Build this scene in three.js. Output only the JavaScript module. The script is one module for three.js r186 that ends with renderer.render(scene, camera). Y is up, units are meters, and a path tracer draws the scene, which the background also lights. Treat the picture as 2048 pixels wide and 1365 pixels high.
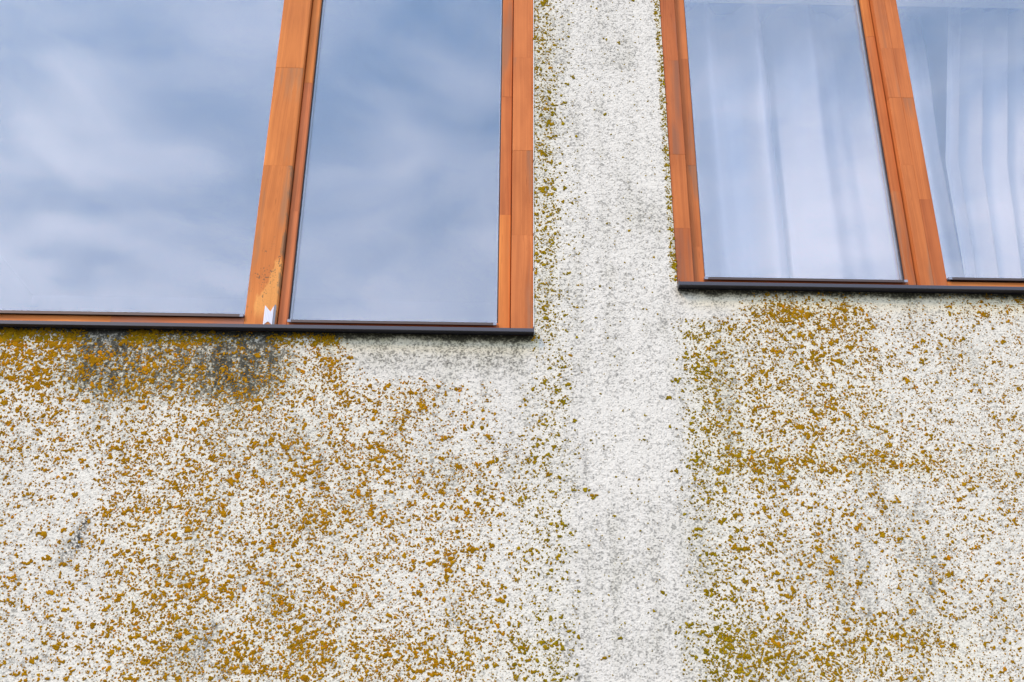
import * as THREE from 'three';
import { mergeGeometries } from 'three/addons/utils/BufferGeometryUtils.js';

// ---------------------------------------------------------------- camera, sky, sun, exposure
const scene = new THREE.Scene();
const camera = new THREE.PerspectiveCamera(34.47, 1024 / 682, 0.05, 900);
camera.position.set(0, 1.6, 3.4);
camera.up.set(-0.0151, 0.905, 0.4251);
camera.lookAt(0.01253, 1.6 + 0.42526, 3.4 - 0.90498);

const renderer = new THREE.WebGLRenderer({ antialias: true });
renderer.setSize(1024, 682);
renderer.toneMapping = THREE.LinearToneMapping;
renderer.toneMappingExposure = 0.69;
renderer.shadowMap.enabled = true;
renderer.shadowMap.type = THREE.PCFSoftShadowMap;

const SKY = { gain: 1.0, seed: 294 };
const SUN_DIR = new THREE.Vector3(-0.527, 0.616, 0.586).normalize();   // towards the veiled sun
const SUN_STRENGTH = 2.7;

// ---------------------------------------------------------------- noise helpers (all seeded)
function rng(seed) {
  let s = seed >>> 0;
  return () => { s = (s + 0x6d2b79f5) | 0; let t = Math.imul(s ^ (s >>> 15), 1 | s); t = (t + Math.imul(t ^ (t >>> 7), 61 | t)) ^ t; return ((t ^ (t >>> 14)) >>> 0) / 4294967296; };
}
function hash(x, y, s) {
  let h = Math.imul(x, 374761393) ^ Math.imul(y, 668265263) ^ Math.imul(s, 2147483647 - 58);
  h = Math.imul(h ^ (h >>> 13), 1274126177); h ^= h >>> 16; h = Math.imul(h, 2246822519); h ^= h >>> 13;
  return (h >>> 0) / 4294967296;
}
function vnoise(x, y, s) {
  const ix = Math.floor(x), iy = Math.floor(y), fx = x - ix, fy = y - iy, u = fx * fx * (3 - 2 * fx), v = fy * fy * (3 - 2 * fy);
  const a = hash(ix, iy, s), b = hash(ix + 1, iy, s), c = hash(ix, iy + 1, s), d = hash(ix + 1, iy + 1, s);
  return a + (b - a) * u + (c - a) * v + (a - b - c + d) * u * v;
}
function fbm(x, y, s, n = 4) { let t = 0, a = 0.5, w = 0; for (let i = 0; i < n; i++) { t += a * vnoise(x, y, s + i * 17); w += a; a *= 0.5; x = x * 2.03 + 7.1; y = y * 2.03 + 3.7; } return t / w; }
const hash3 = (x, y, z, s) => hash(x + Math.imul(z, 7919), y + Math.imul(z, 104729), s);
function vnoise3(x, y, z, s) {
  const ix = Math.floor(x), iy = Math.floor(y), iz = Math.floor(z); let fx = x - ix, fy = y - iy, fz = z - iz;
  fx = fx * fx * (3 - 2 * fx); fy = fy * fy * (3 - 2 * fy); fz = fz * fz * (3 - 2 * fz);
  const L = (a, b, t) => a + (b - a) * t;
  return L(L(L(hash3(ix, iy, iz, s), hash3(ix + 1, iy, iz, s), fx), L(hash3(ix, iy + 1, iz, s), hash3(ix + 1, iy + 1, iz, s), fx), fy),
    L(L(hash3(ix, iy, iz + 1, s), hash3(ix + 1, iy, iz + 1, s), fx), L(hash3(ix, iy + 1, iz + 1, s), hash3(ix + 1, iy + 1, iz + 1, s), fx), fy), fz);
}
function fbm3(x, y, z, s, n = 5) { let t = 0, a = 0.5, w = 0; for (let i = 0; i < n; i++) { t += a * vnoise3(x, y, z, s + i * 31); w += a; a *= 0.52; x = x * 2.07 + 1.7; y = y * 2.07 + 9.2; z = z * 2.07 + 4.4; } return t / w; }
const clamp = THREE.MathUtils.clamp, smooth = THREE.MathUtils.smoothstep, lerp = THREE.MathUtils.lerp;
const toSRGB = (c) => (c <= 0.0031308 ? 12.92 * c : 1.055 * Math.pow(c, 1 / 2.4) - 0.055);

// ---------------------------------------------------------------- sky: a pale blue sky under thin drifting cloud
function skyColor(x, y, z, seed) {
  const yy = Math.max(y, 0), k = 1 / (yy + 0.22), cx = x * k, cz = z * k;             // cloud sheet seen in perspective
  const hz = Math.pow(1 - clamp(yy, 0, 1), 3.2);
  const wx = fbm3(cx * 2.1, 0.3, cz * 2.1, seed, 4) - 0.5, wz = fbm3(cx * 2.1 + 5, 2.3, cz * 2.1, seed + 5, 4) - 0.5;
  const ax = cx + wx * 0.3, az = cz + wz * 0.3, u = ax * 0.8 + az * 0.6, v = az * 0.8 - ax * 0.6;
  const big = fbm3(ax * 1.7, 0, az * 1.7, seed + 100, 3), mid = fbm3(u * 5.5, 1, v * 6.5, seed + 200, 6), fine = fbm3(u * 13, 4, v * 15, seed + 300, 5);
  let cov = (big - 0.5) * 0.9 + (mid - 0.5) * 1.0 + (fine - 0.5) * 2.2;
  cov = clamp(0.62 + cov * 0.44 + (hz - 0.08) * 2.6, 0.03, 1);
  const cosSun = Math.max(0, x * SUN_DIR.x + y * SUN_DIR.y + z * SUN_DIR.z), glow = Math.pow(cosSun, 40) * 0.9 + smooth(y, 0.70, 0.95) * 0.7;
  const blue = [lerp(0.80, 1.75, hz), lerp(1.42, 2.2, hz), lerp(2.55, 3.0, hz)], cl = [2.65 + glow * 1.15, 3.0 + glow, 3.95 + glow * 0.6];
  const aureole = 0.76 + 0.34 * cosSun * cosSun;                                        // the sky pales towards the sun
  return [0, 1, 2].map((j) => lerp(blue[j], cl[j], cov) * aureole);
}
function makeSky() {
  const W = 4096, H = 2048, data = new Float32Array(W * H * 4);
  for (let r = 0; r < H; r++) {
    const el = ((r + 0.5) / H - 0.5) * Math.PI, y = Math.sin(el), ce = Math.cos(el);
    for (let c = 0; c < W; c++) {
      const o = (r * W + c) * 4; data[o + 3] = 1;
      if (el <= -0.02) { data[o] = 0.7; data[o + 1] = 0.75; data[o + 2] = 0.8; continue; }
      const az = ((c + 0.5) / W - 0.5) * 2 * Math.PI, x = Math.cos(az) * ce, z = Math.sin(az) * ce;
      const rgb = skyColor(x, y, z, SKY.seed);
      for (let j = 0; j < 3; j++) data[o + j] = rgb[j] * SKY.gain;
    }
  }
  const t = new THREE.DataTexture(data, W, H, THREE.RGBAFormat, THREE.FloatType);
  t.mapping = THREE.EquirectangularReflectionMapping; t.magFilter = t.minFilter = THREE.LinearFilter; t.needsUpdate = true;
  return t;
}
scene.background = makeSky();
scene.environment = scene.background;

const sun = new THREE.DirectionalLight(0xffe0bd, SUN_STRENGTH);
sun.position.copy(SUN_DIR).multiplyScalar(30).add(new THREE.Vector3(0, 3, 0));
sun.target.position.set(0, 3, 0);
sun.castShadow = true; sun.shadow.radius = 26; sun.shadow.mapSize.set(2048, 2048);
Object.assign(sun.shadow.camera, { left: -6, right: 6, top: 6, bottom: -6, near: 1, far: 60 });
scene.add(sun, sun.target);

// ---------------------------------------------------------------- scene-graph helpers
const used = new Map();
function numbered(name) { const n = used.get(name) ?? 0; used.set(name, n + 1); return n ? `${name}_${String(n).padStart(3, '0')}` : name; }
function mesh(name, geometry, material, parent) {
  const m = new THREE.Mesh(geometry, material); m.name = numbered(name); m.castShadow = m.receiveShadow = true; parent.add(m); return m;
}
function thing(name, label, category, [x, y, z] = [0, 0, 0]) {
  const g = new THREE.Group(); g.name = numbered(name); g.position.set(x, y, z); g.userData = { label, category, kind: 'thing' }; scene.add(g); return g;
}
function texture(data, w, h, srgb) {
  const t = new THREE.DataTexture(data, w, h, THREE.RGBAFormat, THREE.UnsignedByteType);
  t.magFilter = THREE.LinearFilter; t.minFilter = THREE.LinearMipmapLinearFilter; t.generateMipmaps = true; t.wrapS = t.wrapT = THREE.MirroredRepeatWrapping;
  if (srgb) t.colorSpace = THREE.SRGBColorSpace; t.needsUpdate = true; return t;
}
// plain box between two corners
function slab(x0, x1, y0, y1, z0, z1) { const g = new THREE.BoxGeometry(x1 - x0, y1 - y0, z1 - z0); g.translate((x0 + x1) / 2, (y0 + y1) / 2, (z0 + z1) / 2); return g; }
// bar with chamfered long edges, its length along x or y; uv in metres, v along the grain
let grain = 0;
function bar(x0, x1, y0, y1, z0, z1, axis = 'y', r = 0.002) {
  const a0 = axis === 'y' ? x0 : y0, a1 = axis === 'y' ? x1 : y1, len = axis === 'y' ? y1 - y0 : x1 - x0;
  const w = a1 - a0, d = z1 - z0, s = new THREE.Shape();
  s.moveTo(r, 0); s.lineTo(w - r, 0); s.lineTo(w, r); s.lineTo(w, d - r); s.lineTo(w - r, d); s.lineTo(r, d); s.lineTo(0, d - r); s.lineTo(0, r); s.closePath();
  const g = new THREE.ExtrudeGeometry(s, { depth: len, bevelEnabled: false });          // section in (a, z), length along +z
  const m = axis === 'y' ? new THREE.Matrix4().makeBasis(new THREE.Vector3(-1, 0, 0), new THREE.Vector3(0, 0, 1), new THREE.Vector3(0, 1, 0)).setPosition(x1, y0, z0)
    : new THREE.Matrix4().makeBasis(new THREE.Vector3(0, 1, 0), new THREE.Vector3(0, 0, 1), new THREE.Vector3(1, 0, 0)).setPosition(x0, y0, z0);
  g.applyMatrix4(m);
  const p = g.attributes.position, n = g.attributes.normal, uv = g.attributes.uv; grain++;
  const ou = hash(grain, 3, 1) * 0.9, ov = hash(grain, 7, 2) * 3;
  for (let i = 0; i < p.count; i++) {
    const X = p.getX(i), Y = p.getY(i), Z = p.getZ(i), side = Math.abs(axis === 'y' ? n.getX(i) : n.getY(i)) > 0.8;
    const across = side ? Z : axis === 'y' ? X : Y, along = axis === 'y' ? Y : X;
    uv.setXY(i, across + ou, along + ov);
  }
  return g;
}

// ---------------------------------------------------------------- wood
// orange oiled pine: fine lines along v; the tile is 0.25 m x 2 m, 1 mm per texel
function makeWood(seed) {
  const W = 256, H = 2048, col = new Uint8Array(W * H * 4), bmp = new Uint8Array(W * H * 4);
  for (let y = 0; y < H; y++) for (let x = 0; x < W; x++) {
    const v = y / 1000, u = x / 1000;
    const warp = (fbm(u * 9, v * 1.6, seed, 3) - 0.5) * 0.035;
    const ring = vnoise((u + warp) * 260, v * 0.8, seed + 3), ring2 = vnoise((u + warp) * 620, v * 2.2, seed + 4);
    const broad = fbm((u + warp) * 26, v * 1.1, seed + 6, 3), fleck = vnoise(u * 900, v * 22, seed + 9), blotch = fbm(u * 16, v * 5, seed + 12, 4);
    let t = 1 + (ring - 0.5) * 0.17 + (ring2 - 0.5) * 0.13 + (broad - 0.5) * 0.32 + (blotch - 0.5) * 0.48;
    const dark = smooth(ring * 0.6 + fleck * 0.5, 0.86, 1.02) * 0.30; t *= 1 - dark;
    const weather = smooth(fbm(u * 22 + 3, v * 2.6, seed + 20, 4), 0.60, 0.80) * 0.50;
    const o = (y * W + x) * 4, grey = 0.23;
    const c = [0.525 * t, 0.525 * 0.298 * Math.pow(t, 1.25), 0.525 * 0.070 * Math.pow(t, 1.4)];
    for (let j = 0; j < 3; j++) col[o + j] = clamp(toSRGB(lerp(c[j], [grey * 1.05, grey * 0.62, grey * 0.36][j], weather)) * 255, 0, 255);
    col[o + 3] = 255;
    bmp[o] = bmp[o + 1] = bmp[o + 2] = clamp(128 + (ring - 0.5) * 90 + (ring2 - 0.5) * 60 - dark * 120, 0, 255); bmp[o + 3] = 255;
  }
  const a = texture(col, W, H, true), b = texture(bmp, W, H, false);
  a.repeat.set(1 / 0.25, 1 / 2); b.repeat.set(1 / 0.25, 1 / 2);
  return { a, b };
}
const woodTex = [makeWood(401), makeWood(977)];
const WOOD = [];
for (const [k, [r, g, b]] of [[1.0, 0.98, 1.0], [0.955, 0.92, 0.89], [1.13, 1.18, 1.0], [0.965, 0.945, 0.93], [0.84, 0.76, 0.77], [1.06, 1.05, 1.4]].entries()) {
  const w = woodTex[k % 2], m = new THREE.MeshPhysicalMaterial({ map: w.a, bumpMap: w.b, bumpScale: 0.0006, roughness: 0.68, specularIntensity: 0.5, name: 'oiled pine' });
  m.color.setRGB(r, g, b); WOOD.push(m);
}
// the lower block of the worn mullion: bald yellow patch, black specks, grey chips along the right edge
function makeWornWood() {
  const W = 128, H = 1024, src = woodTex[0].a.image.data, col = new Uint8Array(W * H * 4), mw = 0.107, mh = 0.68;
  for (let y = 0; y < H; y++) for (let x = 0; x < W; x++) {
    const X = (x / W) * mw, Y = (y / H) * mh, o = (y * W + x) * 4, sx = Math.min(255, Math.floor(X * 1000 + 40)), sy = Math.floor(Y * 1000 + 300);
    const s = (sy * 256 + sx) * 4, px = [src[s] / 255, src[s + 1] / 255, src[s + 2] / 255];
    const n = fbm(X * 60, Y * 22, 51, 4) - 0.5, fine = vnoise(X * 800, Y * 300, 53);
    // worn yellow patch: right half, 0.07 .. 0.29 m above the frame's foot, tapering upwards to the right edge
    const left = lerp(0.034, 0.088, smooth(Y, 0.10, 0.29)) + n * 0.03;
    const patch = smooth(X, left - 0.004, left + 0.006) * smooth(Y, 0.03, 0.09) * (1 - smooth(Y, 0.27, 0.295));
    const yellow = [0.92, 0.66, 0.36];
    for (let j = 0; j < 3; j++) px[j] = lerp(px[j], yellow[j] * (0.93 + 0.1 * fine), patch * 0.55);
    const speck = smooth(vnoise(X * 330, Y * 200, 57) * 0.75 + fbm(X * 40, Y * 14, 58, 2) * 0.4, 0.86, 0.95) * smooth(Y, 0.05, 0.1) * (1 - smooth(Y, 0.3, 0.42));
    const chip = smooth(X + n * 0.022 + (fine - 0.5) * 0.006, 0.0985, 0.1035) * smooth(fbm(3, Y * 24, 60, 3), 0.34, 0.55);
    const foot = (1 - smooth(Y + n * 0.05, 0.02, 0.10)) * 0.35 * smooth(X, 0.05, 0.1);
    for (let j = 0; j < 3; j++) {
      px[j] = lerp(px[j], 0.30 - j * 0.04, speck * 0.6); px[j] = lerp(px[j], 0.42 - j * 0.06, chip * 0.5); px[j] = lerp(px[j], [0.5, 0.42, 0.34][j], foot);
      col[o + j] = clamp(px[j] * 255, 0, 255);
    }
    col[o + 3] = 255;
  }
  const t = texture(col, W, H, true); t.wrapS = t.wrapT = THREE.ClampToEdgeWrapping; return t;
}
const wornWood = new THREE.MeshPhysicalMaterial({ map: makeWornWood(), bumpMap: woodTex[0].b, bumpScale: 0.0006, roughness: 0.7, specularIntensity: 0.5, name: 'worn pine' });
wornWood.color.setRGB(1.08, 1.12, 1.0);

const M = {
  glass: new THREE.MeshPhysicalMaterial({ color: 0xffffff, roughness: 0, metalness: 0, transmission: 1, thickness: 0, ior: 1.77, name: 'window glass' }),
  bronze: new THREE.MeshStandardMaterial({ color: new THREE.Color().setRGB(0.085, 0.062, 0.05), roughness: 0.38, metalness: 0.55, name: 'bronze anodised aluminium' }),
  endCap: new THREE.MeshStandardMaterial({ color: new THREE.Color().setRGB(0.26, 0.29, 0.34), roughness: 0.5, name: 'grey plastic' }),
  sill: new THREE.MeshStandardMaterial({ color: new THREE.Color().setRGB(0.058, 0.056, 0.064), roughness: 0.5, metalness: 0.2, name: 'dark coated metal' }),
  gasket: new THREE.MeshStandardMaterial({ color: new THREE.Color().setRGB(0.035, 0.032, 0.04), roughness: 0.7, name: 'black rubber' }),
  spacer: new THREE.MeshStandardMaterial({ color: new THREE.Color().setRGB(0.28, 0.29, 0.30), roughness: 0.5, metalness: 0.6, name: 'aluminium spacer' }),
  bead: new THREE.MeshStandardMaterial({ color: new THREE.Color().setRGB(0.74, 0.71, 0.62), roughness: 0.9, name: 'pale sealant' }),
  bareWood: new THREE.MeshStandardMaterial({ color: new THREE.Color().setRGB(0.74, 0.74, 0.76), roughness: 0.9, name: 'bare bleached wood' }),
  bareDark: new THREE.MeshStandardMaterial({ color: new THREE.Color().setRGB(0.22, 0.23, 0.25), roughness: 0.95, name: 'grey weathered wood' }),
  room: new THREE.MeshStandardMaterial({ color: new THREE.Color().setRGB(0.30, 0.29, 0.28), roughness: 0.95, name: 'room paint' }),
};

// ---------------------------------------------------------------- setting: ground and rooms
{
  const W = 512, d = new Uint8Array(W * W * 4);
  for (let y = 0; y < W; y++) for (let x = 0; x < W; x++) {
    const n = 0.55 * fbm(x / 9, y / 9, 5, 4) + 0.45 * vnoise(x / 1.6, y / 1.6, 9), o = (y * W + x) * 4, v = 0.08 + n * 0.10;
    d[o] = toSRGB(v * 1.03) * 255; d[o + 1] = toSRGB(v) * 255; d[o + 2] = toSRGB(v * 0.93) * 255; d[o + 3] = 255;
  }
  const t = texture(d, W, W, true); t.repeat.set(150, 150);
  const g = new THREE.PlaneGeometry(900, 900); g.rotateX(-Math.PI / 2);
  const m = mesh('ground', g, new THREE.MeshStandardMaterial({ map: t, roughness: 0.95, name: 'pale gravel' }), scene);
  m.userData.kind = 'structure';
}
function room(x0, x1, y1) {
  const y0 = 2.35, z0 = -4.2, z1 = -0.302, t = 0.12;
  const g = mergeGeometries([slab(x0 - t, x1 + t, y0 - t, y0, z0, z1), slab(x0 - t, x1 + t, y1, y1 + t, z0, z1), slab(x0 - t, x0, y0, y1, z0, z1), slab(x1, x1 + t, y0, y1, z0, z1), slab(x0 - t, x1 + t, y0 - t, y1 + t, z0 - t, z0)]);
  mesh('room_interior', g, M.room, scene).userData.kind = 'structure';
}
room(-3.6, 0.24, 5.5); room(0.5, 3.9, 5.12);

// ---------------------------------------------------------------- wall openings (metres, on the wall plane z = 0)
const LEFT = { x0: -2.66, x1: 0.1215, y0: 3.2185, y1: 5.06 }, RIGHT = { x0: 0.6255, x1: 2.86, y0: 3.4085, y1: 4.985 };

// ---------------------------------------------------------------- growth and dirt: where it has settled on the wall
function softBox(list) {
  return (x, y) => { let t = 0; for (const [x0, x1, y0, y1, s, v] of list) { if (x < x0 - s || x > x1 + s || y < y0 - s || y > y1 + s) continue; t += v * smooth(x, x0 - s, x0 + s) * (1 - smooth(x, x1 - s, x1 + s)) * smooth(y, y0 - s, y0 + s) * (1 - smooth(y, y1 - s, y1 + s)); } return t; };
}
const lichenAreas = [], stainAreas = [], dabs = [];
const lichenArea = (...a) => lichenAreas.push(a), stainArea = (...a) => stainAreas.push(a), dab = (...a) => dabs.push(a);
// below the left window
lichenArea(-2.10, 0.03, 1.70, 3.15, 0.093, 0.15);
lichenArea(-1.23, -0.36, 1.99, 3.04, 0.093, 0.05);
lichenArea(-2.00, -1.17, 1.98, 2.73, 0.091, -0.05);
lichenArea(-1.92, -1.39, 2.99, 3.21, 0.060, 0.07);
lichenArea(-2.03, -1.40, 3.165, 3.22, 0.020, 0.24);
lichenArea(-1.26, -1.01, 3.16, 3.22, 0.014, 0.5);
lichenArea(-1.26, -1.00, 2.96, 3.15, 0.060, 0.05);
lichenArea(-1.01, -0.84, 3.17, 3.21, 0.014, 0.2);
lichenArea(-0.78, -0.55, 3.17, 3.21, 0.014, 0.6);
lichenArea(-0.73, -0.50, 2.97, 3.17, 0.050, 0.12);
lichenArea(-0.47, 0.11, 3.06, 3.24, 0.068, -0.25);
lichenArea(-0.27, 0.11, 2.80, 3.05, 0.066, -0.07);
lichenArea(-0.80, 0.20, 2.08, 2.20, 0.038, 0.10);
lichenArea(-0.36, -0.21, 2.89, 3.03, 0.050, 0.1);
lichenArea(-0.94, -0.75, 2.88, 3.08, 0.050, 0.05);
lichenArea(-0.68, -0.46, 2.53, 2.61, 0.032, 0.06);
lichenArea(-1.18, -0.88, 2.23, 2.62, 0.062, 0.05);
// the pier between the windows
lichenArea(0.06, 0.24, 1.80, 3.19, 0.045, 0.11);
lichenArea(0.11, 0.205, 3.19, 5.0, 0.030, 0.16);
lichenArea(0.11, 0.275, 3.19, 5.0, 0.050, 0.05);
lichenArea(0.26, 0.60, 1.96, 4.85, 0.068, 0.006);
lichenArea(0.606, 0.640, 3.43, 4.95, 0.008, 0.32);
// below the right window
lichenArea(0.63, 2.40, 1.70, 3.36, 0.064, 0.150);
lichenArea(0.65, 1.29, 2.72, 3.33, 0.067, 0.12);
lichenArea(0.90, 1.25, 3.28, 3.375, 0.050, 0.24);
lichenArea(0.66, 0.80, 2.40, 3.20, 0.050, 0.04);
lichenArea(0.73, 1.42, 2.74, 2.81, 0.028, 0.25);
lichenArea(1.35, 2.20, 2.71, 2.83, 0.040, 0.09);
lichenArea(0.56, 1.50, 2.10, 2.25, 0.038, 0.12);
lichenArea(1.56, 2.02, 3.31, 3.40, 0.026, 0.13);
lichenArea(0.63, 0.82, 3.29, 3.45, 0.053, -0.25);
lichenArea(1.29, 1.45, 2.46, 2.72, 0.048, -0.03);
lichenArea(1.10, 1.22, 2.28, 2.57, 0.039, -0.06);
// grey run-off
stainArea(-1.46, -0.70, 2.98, 3.23, 0.075, 0.75);
stainArea(-1.40, -1.26, 3.01, 3.19, 0.033, 0.35);
stainArea(-0.97, -0.78, 2.97, 3.19, 0.042, 0.3);
stainArea(-1.34, -1.29, 2.85, 3.01, 0.033, 0.25);
stainArea(-0.93, -0.85, 2.76, 2.98, 0.041, 0.22);
stainArea(-0.47, 0.11, 3.08, 3.22, 0.051, 0.22);
stainArea(-1.67, -1.47, 3.03, 3.19, 0.042, 0.2);
stainArea(0.28, 0.42, 2.13, 2.64, 0.093, 0.12);
stainArea(0.19, 0.30, 2.64, 2.88, 0.049, 0.1);
stainArea(0.62, 2.12, 3.38, 3.42, 0.014, 0.12);
stainArea(-0.59, -0.43, 2.07, 2.34, 0.090, 0.08);
stainArea(-1.41, -1.30, 2.06, 2.49, 0.060, 0.12);
stainArea(-0.96, -0.81, 2.06, 2.26, 0.037, 0.12);
stainArea(-0.70, -0.55, 2.07, 2.88, 0.062, 0.06);
stainArea(1.09, 1.22, 2.24, 2.59, 0.047, 0.1);
stainArea(1.32, 1.41, 2.18, 2.72, 0.047, 0.08);
// black algae dabs and runs
dab(-1.290, 2.560, -1.312, 2.440, 0.015, 1.0);
dab(-1.318, 2.500, -1.352, 2.410, 0.013, 0.7);
dab(-0.846, 2.240, -0.874, 2.158, 0.015, 0.8);
dab(-0.881, 2.158, -0.879, 2.085, 0.017, 0.6);
dab(-0.797, 2.103, -0.810, 2.064, 0.012, 0.9);
dab(-0.666, 2.364, -0.671, 2.333, 0.010, 0.9);
dab(0.292, 2.821, 0.283, 2.665, 0.005, 0.4);
dab(1.366, 2.680, 1.345, 2.605, 0.007, 0.6);
dab(1.375, 2.444, 1.355, 2.334, 0.008, 0.6);
dab(0.874, 2.245, 0.867, 2.200, 0.007, 0.7);
dab(1.007, 2.201, 1.000, 2.164, 0.007, 0.7);
dab(-1.167, 3.192, -1.165, 3.136, 0.012, 0.8);
dab(-0.927, 3.167, -0.928, 3.112, 0.014, 0.7);
dab(-1.280, 3.162, -1.280, 3.106, 0.020, 0.6);
dab(-0.566, 2.788, -0.563, 2.653, 0.014, 0.45);
dab(-0.937, 3.111, -0.936, 2.966, 0.024, 0.4);
dab(0.260, 2.098, 0.256, 2.026, 0.008, 0.7);
dab(0.231, 2.200, 0.215, 2.141, 0.017, 0.5);
dab(0.553, 3.007, 0.560, 2.989, 0.010, 0.5);
const lichenAt = softBox(lichenAreas), stainAt = softBox(stainAreas);

// ---------------------------------------------------------------- the wall
const WX0 = -2.3, WY0 = 1.75, WW = 4.6, WH = 3.45;
function makeWallTextures() {
  const W = 2048, H = 1536, col = new Uint8Array(W * H * 4);
  for (let r = 0; r < H; r++) for (let c = 0; c < W; c++) {
    const x = WX0 + ((c + 0.5) / W) * WW, y = WY0 + ((r + 0.5) / H) * WH, o = (r * W + c) * 4;
    const mott = fbm(x * 9, y * 7, 71, 4), streak = fbm(x * 24, y * 1.3, 73, 4), big = fbm(x * 1.7, y * 1.7, 75, 3);
    const grain1 = vnoise(x * 210, y * 270, 77), grain2 = vnoise(x * 420, y * 500, 78), grain3 = vnoise(x * 95, y * 120, 79);
    const under = (x > -2.7 && x < 0.13 ? smooth(y + (mott - 0.5) * 0.03, 3.185, 3.216) * (1 - smooth(x, 0.10, 0.13)) : 0) + (x > 0.6 ? smooth(y + (mott - 0.5) * 0.03, 3.375, 3.406) * (1 - smooth(y, 3.412, 3.42)) * smooth(x, 0.615, 0.645) : 0);  // algae line with sill shade painted in, just below both windows
    const stainShade = stainAt(x, y) * (0.48 + 0.35 * smooth(fbm(x * 34, y * 9, 81, 4), 0.25, 0.75) + 0.85 * smooth(fbm(x * 120, y * 90, 83, 3), 0.3, 0.7)) + under * 1.1;
    let soilShade = clamp((mott - 0.42) * 0.6 + (streak - 0.5) * 0.45 + (big - 0.5) * 0.3, 0, 0.5) + stainShade;
    // dark algae in the pits of the render
    const pit = grain1 * 0.50 + grain2 * 0.30 + grain3 * 0.28;
    const speck = smooth(pit + soilShade * 0.24, 0.62, 0.78), dot = smooth(vnoise(x * 330, y * 400, 84) + clamp(soilShade, 0, 0.6) * 0.16, 0.86, 0.93);
    let a = 0.75 * (1 - soilShade * 0.34) * (0.93 + 0.14 * (grain2 - 0.5) * 2 * 0.6 + 0.04);
    a *= (1 - speck * (0.46 + 0.30 * clamp(soilShade, 0, 1))) * (1 - dot * 0.62) * (1 - 0.45 * clamp(under, 0, 1));  // also deepens the painted shade strip below each sill
    let red = 1.0, blu = 0.765 - 0.09 * clamp(soilShade - 0.1, 0, 1) - clamp(lichenAt(x, y), 0, 0.4) * 0.15;
    const ivory = stainYellow(x, y); red += ivory * 0.03; blu -= ivory * 0.12;
    for (const [x0, y0, x1, y1, w, amt] of dabs) {
      if (Math.abs(x - x0) > 0.09 || y > y0 + 0.03 || y < y1 - 0.03) continue;
      const t = clamp((y0 - y) / (y0 - y1), 0, 1), dx = x - lerp(x0, x1, t) - (vnoise(y * 60, x0 * 50, 90) - 0.5) * w;
      const end = smooth(y, y1 - 0.02, y1 + 0.02) * (1 - smooth(y, y0 - 0.01, y0 + 0.012));
      const m = Math.exp(-(dx * dx) / (w * w * 1.8)) * end * smooth(vnoise(x * 260, y * 220, 93) * 0.7 + grain2 * 0.4, 0.44, 0.62);
      a *= 1 - 0.88 * amt * m;
    }
    col[o] = clamp(toSRGB(a * red) * 255, 0, 255); col[o + 1] = clamp(toSRGB(a * 0.938) * 255, 0, 255); col[o + 2] = clamp(toSRGB(a * blu) * 255, 0, 255); col[o + 3] = 255;
  }
  const a = texture(col, W, H, true); a.repeat.set(1 / WW, 1 / WH); a.offset.set(-WX0 / WW, -WY0 / WH);
  const N = 1024, b = new Uint8Array(N * N * 4);
  for (let r = 0; r < N; r++) for (let c = 0; c < N; c++) {
    const x = c / N, y = r / N, o = (r * N + c) * 4;
    const h = 0.42 * vnoise(x * 190, y * 215, 31) + 0.30 * vnoise(x * 95, y * 110, 32) + 0.18 * vnoise(x * 420, y * 440, 33) + 0.3 * fbm(x * 18, y * 18, 34, 2);
    b[o] = b[o + 1] = b[o + 2] = clamp(h * 215, 0, 255); b[o + 3] = 255;
  }
  const bump = texture(b, N, N, false); bump.repeat.set(1 / 0.95, 1 / 0.95);
  return { a, bump };
}
function stainYellow(x, y) { return clamp(smooth(x, 0.61, 0.72) * smooth(y, 3.3, 3.39) * (1 - smooth(y, 3.41, 3.43)) + (x > -0.6 && x < 0.14 ? smooth(y, 3.12, 3.20) * (1 - smooth(y, 3.22, 3.23)) : 0), 0, 1); }
{
  const s = new THREE.Shape(); s.moveTo(-7, 0); s.lineTo(7, 0); s.lineTo(7, 6.4); s.lineTo(-7, 6.4); s.closePath();
  for (const { x0, x1, y0, y1 } of [LEFT, RIGHT]) { const h = new THREE.Path(); h.moveTo(x0, y0); h.lineTo(x0, y1); h.lineTo(x1, y1); h.lineTo(x1, y0); h.closePath(); s.holes.push(h); }
  const g = new THREE.ExtrudeGeometry(s, { depth: 0.30, bevelEnabled: false }); g.translate(0, 0, -0.30);
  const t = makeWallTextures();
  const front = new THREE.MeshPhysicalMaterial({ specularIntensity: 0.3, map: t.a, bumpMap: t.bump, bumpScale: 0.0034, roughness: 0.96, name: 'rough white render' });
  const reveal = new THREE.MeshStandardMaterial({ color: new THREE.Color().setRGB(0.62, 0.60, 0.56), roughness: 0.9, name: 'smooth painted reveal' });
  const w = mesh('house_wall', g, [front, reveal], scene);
  w.userData = { label: 'rough white rendered house wall around and below both windows, speckled with lichen', category: 'wall', kind: 'thing' };
}

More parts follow.
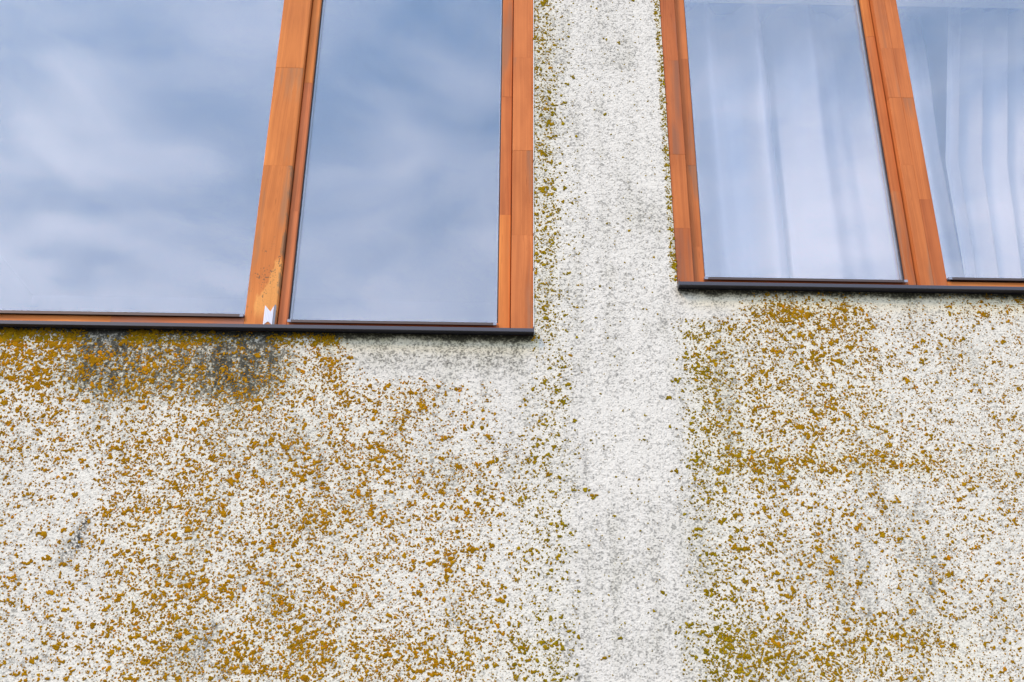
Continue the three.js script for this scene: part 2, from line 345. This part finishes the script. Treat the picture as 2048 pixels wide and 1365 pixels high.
// ---------------------------------------------------------------- lichen: thousands of little crusts grown on the wall
function crust(seed, lobes) {
  const r = rng(seed), parts = [];
  for (let k = 0; k < lobes; k++) {
    const n = 9, pos = [], idx = [], q = lobes === 1 ? 1 : 0.5 + r() * 0.35, a = r() * 6.28, d = lobes === 1 ? 0 : 0.35 + r() * 0.5, cx = Math.cos(a) * d, cy = Math.sin(a) * d;
    pos.push(cx, cy, 0.9 * q);
    const rad = Array.from({ length: n }, () => q * (0.80 + r() * 0.36));
    for (const [f, h] of [[0.62, 0.8], [1.0, 0.30], [1.03, -0.4]]) for (let i = 0; i < n; i++) { const t = ((i + (r() - 0.5) * 0.3) / n) * 6.2832; pos.push(cx + Math.cos(t) * rad[i] * f, cy + Math.sin(t) * rad[i] * f, h * q * (0.8 + r() * 0.4)); }
    for (let i = 0; i < n; i++) { const j = (i + 1) % n; idx.push(0, 1 + i, 1 + j); for (const b of [1, 1 + n]) idx.push(b + i, b + n + i, b + n + j, b + i, b + n + j, b + j); }
    const g = new THREE.BufferGeometry(); g.setAttribute('position', new THREE.Float32BufferAttribute(pos, 3)); g.setIndex(idx); g.computeVertexNormals(); parts.push(g);
  }
  return parts.length > 1 ? mergeGeometries(parts) : parts[0];
}
{
  const r = rng(2024), kinds = [crust(1, 1), crust(2, 3), crust(3, 1), crust(4, 4), crust(5, 2)], lists = kinds.map(() => []);
  const inHole = (x, y) => [LEFT, RIGHT].some((h) => x > h.x0 - 0.001 && x < h.x1 + 0.001 && y > h.y0 + 0.0 && y < h.y1) ;
  const X0 = -2.25, X1 = 2.3, Y0 = 1.72, Y1 = 4.95, area = (X1 - X0) * (Y1 - Y0);
  const clump = (x, y) => smooth(vnoise(x * 26, y * 26, 201) * 0.55 + vnoise(x * 9, y * 9, 202) * 0.45, 0.2, 0.8) * 0.95 + 0.62;
  const put = (x, y, rad, tone, spread) => {
    if (inHole(x, y)) return;
    const k = rad < 0.0028 ? (r() < 0.5 ? 0 : 2) : Math.floor(r() * kinds.length);
    lists[k].push([x, y, rad, tone, r() * 6.2832, 0.75 + r() * 0.5, r(), spread]);
  };
  // sizes, in metres of radius, and how much of the cover each size makes
  for (const [lo, hi, share] of [[0.0012, 0.0024, 0.42], [0.0024, 0.0046, 1.15], [0.0042, 0.0082, 0.50]]) {
    const mean = (lo + hi) / 2, N = Math.round((area * share) / (Math.PI * mean * mean));
    for (let i = 0; i < N; i++) {
      const x = X0 + r() * (X1 - X0), y = Y0 + r() * (Y1 - Y0), d = lichenAt(x, y) + (lo < 0.002 ? 0.004 : 0);
      if (d <= 0) { r(); continue; }
      if (r() > d * clump(x, y) * (x < 0.1 ? 1.14 : 1.0)) continue;
      const young = clamp((x - 1.1) / 0.5, 0, 1), old = clamp((-1.0 - x) / 0.3, 0, 1) * clamp((y - 2.9) / 0.2, 0, 1);
      let rad = (lo + (hi - lo) * r() * r()) * (1 - 0.22 * young) * (1 + 0.45 * old);
      // olive by the pier and low down, orange elsewhere
      const olive = clamp(Math.exp(-(((x - 0.36) / 0.34) ** 2)) * 1.1 + (y < 2.3 ? 0.12 : 0) + (y > 3.17 && x < 0 ? 0.45 : 0) + (x > 0.6 ? 0.28 : 0), 0, 1);
      put(x, y, rad, olive);
      if (lo > 0.003 && r() < 0.45) for (let k = 0, n = 1 + Math.floor(r() * 4); k < n; k++) { const a = r() * 6.28, q = rad * (0.8 + r() * 1.3); put(x + Math.cos(a) * q * 1.3, y + Math.sin(a) * q * 0.8, rad * (0.45 + r() * 0.5), olive); }
    }
  }
  const group = new THREE.Group(); group.name = 'lichen'; scene.add(group);
  group.userData = { label: 'orange and olive lichen crusts scattered over the white rendered wall', category: 'lichen', kind: 'stuff' };
  const mat = new THREE.MeshPhysicalMaterial({ color: 0xffffff, roughness: 1, specularIntensity: 0.15, name: 'lichen' });
  const m4 = new THREE.Matrix4(), q = new THREE.Quaternion(), Z = new THREE.Vector3(0, 0, 1), col = new THREE.Color();
  kinds.forEach((g, k) => {
    const L = lists[k], im = new THREE.InstancedMesh(g, mat, L.length); im.name = numbered('lichen_crust'); im.userData.kind = 'stuff';
    L.forEach(([x, y, rad, olive, turn, asp, t], i) => {
      q.setFromAxisAngle(Z, turn);
      m4.compose(new THREE.Vector3(x, y, 0.0004), q, new THREE.Vector3(rad * (2 - asp), rad * asp, Math.min(rad * 0.55, 0.0028)));
      im.setMatrixAt(i, m4);
      const v = 0.68 + 0.58 * hash(i, k, 7), o = clamp(olive + (hash(i, k, 9) - 0.5) * 0.5, 0, 1), hot = hash(i, k, 13) > 0.93 ? 1.25 : 1;
      col.setRGB(lerp(0.345, 0.240, o) * v * hot, lerp(0.160, 0.166, o) * v, 0.003 * v);
      im.setColorAt(i, col);
    });
    im.castShadow = im.receiveShadow = true; group.add(im);
  });
  console.log('lichen', lists.map((l) => l.length).join(' '));
}

// ---------------------------------------------------------------- windows
const FZ = -0.004, SZ = -0.030, BACK = -0.105;                     // faces of the frame and of the opening sash, back of the timber
// a member of several finger-jointed blocks, stacked along y or x; cuts are the joints, tones index WOOD
function member(name, parent, [x0, x1, y0, y1, z0, z1], axis, cuts, tones, r = 0.002, mats = {}) {
  const g = new THREE.Group(); g.name = numbered(name); parent.add(g);
  const e = [axis === 'y' ? y0 : x0, ...cuts, axis === 'y' ? y1 : x1];
  for (let i = 0; i + 1 < e.length; i++) {
    const a = e[i] + (i ? 0.0003 : 0), b = e[i + 1] - (i + 2 < e.length ? 0.0003 : 0), dz = i % 2 ? -0.0004 : 0;
    const geo = axis === 'y' ? bar(x0, x1, a, b, z0, z1 + dz, 'y', r) : bar(a, b, y0, y1, z0, z1 + dz, 'x', r);
    const m = mesh('wood_block', geo, mats[i] ?? WOOD[tones[i % tones.length]], g);
    if (mats[i]) { const p = geo.attributes.position, uv = geo.attributes.uv; for (let k = 0; k < p.count; k++) uv.setXY(k, (p.getX(k) - x0) / (x1 - x0), (p.getY(k) - a) / (b - a)); m.userData.label = 'worn lower block with bald yellow patch and black specks'; }
  }
  return g;
}
function pane(parent, x0, x1, y0, y1, z) {                          // double glazing: outer and inner sheet, spacer, black seals
  mesh('glass_pane', slab(x0, x1, y0, y1, z - 0.004, z), M.glass, parent);
  mesh('glass_pane', slab(x0, x1, y0, y1, z - 0.024, z - 0.020), M.glass, parent);
  const s = 0.007, a = z - 0.0195, b = z - 0.0045;
  mesh('glass_spacer', mergeGeometries([slab(x0, x0 + s, y0, y1, a, b), slab(x1 - s, x1, y0, y1, a, b), slab(x0 + s, x1 - s, y0, y0 + s, a, b), slab(x0 + s, x1 - s, y1 - s, y1, a, b)]), M.spacer, parent);
  const e = 0.0035, c = z + 0.0005, d = z + 0.0035;
  mesh('rubber_seal', mergeGeometries([slab(x0, x0 + e, y0, y1, c, d), slab(x1 - e, x1, y0, y1, c, d), slab(x0 + e, x1 - e, y1 - e, y1, c, d)]), M.gasket, parent);
}
function dripBar(parent, x0, x1, y0, y1, zb, zf) {                  // metal drip bar along the foot of a pane, with end caps
  const prof = new THREE.Shape(), d = zf - zb, h = y1 - y0;         // sloping top, square nose, hollow underside
  prof.moveTo(0, h); prof.lineTo(d * 0.8, h * 0.80); prof.lineTo(d, h * 0.62); prof.lineTo(d, 0); prof.lineTo(d - 0.003, 0); prof.lineTo(d - 0.003, h * 0.35); prof.lineTo(0, h * 0.35); prof.closePath();
  const make = (a, b, grow) => { const g = new THREE.ExtrudeGeometry(prof, { depth: b - a, bevelEnabled: false }); g.rotateY(-Math.PI / 2); g.scale(1, 1, 1); g.translate(b, y0, zb); g.scale(1, 1, 1); if (grow) { g.translate(0, 0, 0.0012); } return g; };
  // after rotateY(-90 deg) the profile's x runs along +z and the length along -x
  const cap = 0.012, m = mesh('drip_bar', make(x0 + cap, x1 - cap), M.bronze, parent);
  mesh('end_cap', make(x0, x0 + cap - 0.0003, true), M.endCap, m); mesh('end_cap', make(x1 - cap + 0.0003, x1, true), M.endCap, m);
}
function sillBoard(parent, x0, x1, yf) {                            // folded metal sill: sloping top, front lip, upturned ends
  const s = new THREE.Shape();
  s.moveTo(-0.02, yf + 0.013); s.lineTo(0.0395, yf + 0.001); s.lineTo(0.041, yf - 0.0005); s.lineTo(0.041, yf - 0.0120); s.lineTo(0.0400, yf - 0.0130); s.lineTo(0.037, yf - 0.0130); s.lineTo(0.036, yf - 0.008); s.lineTo(-0.02, yf - 0.004); s.closePath();
  const g = new THREE.ExtrudeGeometry(s, { depth: x1 - x0, bevelEnabled: false }); g.rotateY(-Math.PI / 2); g.translate(x1, 0, 0);
  const m = mesh('window_sill', g, M.sill, parent);
  for (const x of [x0 - 0.002, x1 + 0.0002]) mesh('end_cap', slab(x, x + 0.0018, yf - 0.0135, yf + 0.009, 0.0005, 0.0415), M.sill, m);
  return m;
}
// left window: wide fixed pane, worn mullion, opening sash
{
  const w = thing('window', 'orange timber window mirroring clouds, silver patch on its mullion, left of the plaster pier', 'window', [-1.27, 3.22, 0]);
  const y0 = 3.222, top = 5.055;
  member('jamb', w, [0.0425, 0.1195, y0, top, BACK, FZ], 'y', [3.62, 3.985, 4.42], [0, 3, 0, 0]);
  member('jamb', w, [-2.655, -2.575, y0, top, BACK, FZ], 'y', [3.9], [0, 3]);
  member('mullion', w, [-0.8745, -0.7675, y0, top, BACK, FZ], 'y', [3.90, 4.35], [2, 2, 2], 0.002, { 0: wornWood });
  member('bottom_rail', w, [-2.5745, -0.875, y0, 3.274, BACK, FZ - 0.001], 'x', [-1.92, -1.33], [0, 2, 5]);
  member('bottom_rail', w, [-0.767, 0.042, y0, 3.240, BACK, FZ - 0.003], 'x', [], [0]);
  member('top_rail', w, [-2.5745, -0.875, 4.975, top, BACK, FZ - 0.001], 'x', [-1.6], [0, 3]);
  member('top_rail', w, [-0.767, 0.042, 5.018, top, BACK, FZ - 0.001], 'x', [], [3]);
  // opening sash
  member('sash_stile', w, [-0.765, -0.7325, 3.241, 5.015, -0.095, SZ], 'y', [3.72, 4.3], [5, 5, 2], 0.003);
  member('sash_stile', w, [-0.0015, 0.0405, 3.241, 5.015, -0.095, SZ], 'y', [3.72, 4.25], [2, 0, 3], 0.003);
  member('sash_rail', w, [-0.732, -0.002, 3.241, 3.281, -0.095, SZ - 0.001], 'x', [], [0], 0.003);
  member('sash_rail', w, [-0.732, -0.002, 4.955, 5.015, -0.095, SZ - 0.001], 'x', [], [0], 0.003);
  pane(w, -2.5743, -0.8752, 3.272, 4.9748, -0.030);
  pane(w, -0.7318, -0.0022, 3.2815, 4.9548, -0.050);
  dripBar(w, -2.570, -0.8765, 3.271, 3.288, -0.029, 0.008);
  dripBar(w, -0.727, -0.0065, 3.262, 3.2765, -0.0295, -0.010);
  sillBoard(w, -2.655, 0.1195, 3.227);
  // bare bleached wood where a finger joint has broken out at the mullion's foot
  const poly = (pts) => { const s = new THREE.Shape(); pts.forEach(([x, y], i) => (i ? s.lineTo(x, y) : s.moveTo(x, y))); s.closePath(); const g = new THREE.ExtrudeGeometry(s, { depth: 0.0012, bevelEnabled: false }); g.translate(0, 0, FZ + 0.0002); return g; };
  const strips = [];
  const xs = [-0.8078, -0.8022, -0.7968, -0.7914, -0.7862, -0.7812, -0.7766];
  const topAt = (x) => (x < -0.787 ? lerp(3.3235, 3.297, (x + 0.8097) / 0.0227) : lerp(3.297, 3.323, (x + 0.787) / 0.0115)), botAt = (x) => 3.2600 - Math.abs(x + 0.792) * 0.9;
  for (let i = 0; i + 1 < xs.length; i++) { const a = xs[i], b = xs[i + 1] - 0.0007; strips.push(poly([[a, botAt(a)], [b, botAt(b)], [b, topAt(b)], [a, topAt(a)]])); }
  mesh('bare_wood_patch', mergeGeometries(strips), M.bareWood, w).userData.label = 'bleached white bare wood with a notched top';
  mesh('bare_wood_patch', poly([[-0.7764, 3.250], [-0.7690, 3.242], [-0.7688, 3.318], [-0.7722, 3.325], [-0.7752, 3.3225]]), M.bareDark, w).userData.label = 'grey weathered edge of the bare wood';
  // pale sealant along the right edge, broken here and there
  const r = rng(8), beads = [];
  for (let y = 3.25; y < 5.05;) { const l = 0.05 + r() * 0.16, e = Math.min(5.055, y + l), k = 0.0016 + r() * 0.0018; beads.push(slab(0.1197, 0.1197 + k, y, e, -0.02, 0.0030 + r() * 0.0015)); y = e + (r() < 0.35 ? 0.012 : 0.0008); }
  mesh('sealant_bead', mergeGeometries(beads), M.bead, w);
  for (const c of w.children) c.position.sub(w.position);
}
// right window: opening sash, mullion, fixed pane
{
  const w = thing('window', 'red-brown timber window with white curtains behind its glass, right of the plaster pier', 'window', [1.74, 3.41, 0]);
  const y0 = 3.412, top = 4.982;
  member('jamb', w, [0.6265, 0.6875, y0, top, BACK, FZ], 'y', [3.66, 3.98, 4.42], [4, 1, 4, 4]);
  member('jamb', w, [2.780, 2.855, y0, top, BACK, FZ], 'y', [3.9], [1, 3]);
  const mx = [1.4895, 1.5375, 1.586];
  member('mullion', w, [mx[0], mx[1] - 0.0002, y0, top, BACK, FZ], 'y', [3.95, 4.26, 4.5], [3, 1, 0, 3], 0.0012);
  member('mullion', w, [mx[1] + 0.0002, mx[2], y0, top, BACK, FZ - 0.0004], 'y', [3.80, 4.26, 4.5], [4, 1, 0, 1], 0.0012);
  member('bottom_rail', w, [0.688, 1.489, y0, 3.431, BACK, FZ - 0.003], 'x', [], [0]);
  member('bottom_rail', w, [1.5865, 2.7795, y0, 3.459, BACK, FZ - 0.001], 'x', [2.2], [2, 0]);
  member('top_rail', w, [0.688, 1.489, 4.945, top, BACK, FZ - 0.001], 'x', [], [3]);
  member('top_rail', w, [1.5865, 2.7795, 4.912, top, BACK, FZ - 0.001], 'x', [], [3]);
  member('sash_stile', w, [0.6905, 0.7315, 3.432, 4.942, -0.095, SZ], 'y', [3.60, 3.95, 4.45], [0, 3, 0, 0], 0.003);
  member('sash_stile', w, [1.4525, 1.4870, 3.432, 4.942, -0.095, SZ], 'y', [3.85, 4.58], [3, 0, 2], 0.003);
  member('sash_rail', w, [0.732, 1.452, 3.432, 3.472, -0.095, SZ - 0.001], 'x', [], [2], 0.003);
  member('sash_rail', w, [0.732, 1.452, 4.899, 4.942, -0.095, SZ - 0.001], 'x', [], [0], 0.003);
  pane(w, 0.7322, 1.4518, 3.4725, 4.8988, -0.050);
  pane(w, 1.5867, 2.7793, 3.457, 4.9118, -0.030);
  dripBar(w, 0.7265, 1.4475, 3.4555, 3.4700, -0.0295, -0.010);
  dripBar(w, 1.5880, 2.7750, 3.4600, 3.4745, -0.029, 0.008);
  sillBoard(w, 0.6275, 2.855, 3.417);
  for (const c of w.children) c.position.sub(w.position);
}

// ---------------------------------------------------------------- curtains inside the right-hand room
{
  const cloth = new THREE.MeshPhysicalMaterial({ color: new THREE.Color().setRGB(0.56, 0.547, 0.535), roughness: 1, transmission: 0.14, thickness: 0, name: 'white curtain cloth' });
  function curtain(label, edgeL, edgeR, fold, y0, y1, z) {
    const nu = 640, nv = 60, pos = [], idx = [];
    for (let j = 0; j <= nv; j++) for (let i = 0; i <= nu; i++) {
      const y = lerp(y0, y1, j / nv), u = i / nu, x = lerp(edgeL(y), edgeR(y), u), [dx, dz] = fold(u, y);
      pos.push(x + dx, y, z + dz);
    }
    for (let j = 0; j < nv; j++) for (let i = 0; i < nu; i++) { const a = j * (nu + 1) + i, b = a + 1, c = a + nu + 1, d = c + 1; idx.push(a, b, d, a, d, c); }
    const g = new THREE.BufferGeometry(); g.setAttribute('position', new THREE.Float32BufferAttribute(pos, 3)); g.setIndex(idx); g.computeVertexNormals();
    const m = mesh('curtain', g, cloth, scene); m.userData = { label, category: 'curtain', group: 'white curtains in the right window' };
  }
  // first curtain: behind the sash and the mullion, long shallow folds
  curtain('white curtain with broad soft folds behind the opening sash of the right window', () => 0.56, (y) => 1.866 + 0.022 * smooth(y, 4.3, 4.85), (u, y) => {
    const x = 0.56 + u * 1.28, k = smooth(y, 3.3, 4.9);
    const f = Math.sin(x * 24 + 1.6 * Math.sin(x * 6.1) + (y - 4) * 0.35) * (0.030 + 0.020 * k) + Math.sin(x * 57 + 1.3 + (y - 4) * 0.5) * (0.004 + 0.012 * k) + Math.sin(x * 9.5 + 2) * 0.015 - 0.045 * Math.exp(-(((x - 1.16 - (y - 4.3) * 0.01) / 0.02) ** 2) * (x < 1.16 ? 0.25 : 6));
    return [0, f];
  }, 2.45, 5.07, -0.42);
  // second curtain: gathered into leaning pleats, its left edge swinging away from the first
  curtain('white curtain in steep leaning pleats behind the fixed right-hand pane', (y) => 1.838 + Math.max(0, y - 4.22) * 0.175 + Math.min(0, y - 4.28) * 0.017, (y) => 2.80 + (y - 4.1) * 0.24, (u, y) => {
    const ph = u * 11.5 + 0.25 * Math.sin(u * 11 + 1) + 0.05 * (y - 4), f = ph - Math.floor(ph), amp = 0.7 + 0.5 * hash(Math.floor(ph), 5, 3), k = smooth(u, -0.005, 0.04) * (0.7 + 0.3 * smooth(y, 3.4, 4.8));
    const saw = f < 0.86 ? Math.pow(f / 0.86, 1.5) : 1 - smooth(f, 0.86, 1);            // each pleat comes forward to a crisp edge and drops back
    return [f > 0.8 ? -0.012 * k * smooth(f, 0.8, 0.93) * (1 - smooth(f, 0.93, 1)) : 0, 0.03 * (1 - smooth(u, 0, 0.04)) + k * amp * (saw * 0.105 - 0.05 + 0.010 * Math.sin(f * 6.28) * (1 - f))];
  }, 2.45, 5.07, -0.395);
}
renderer.render(scene, camera);
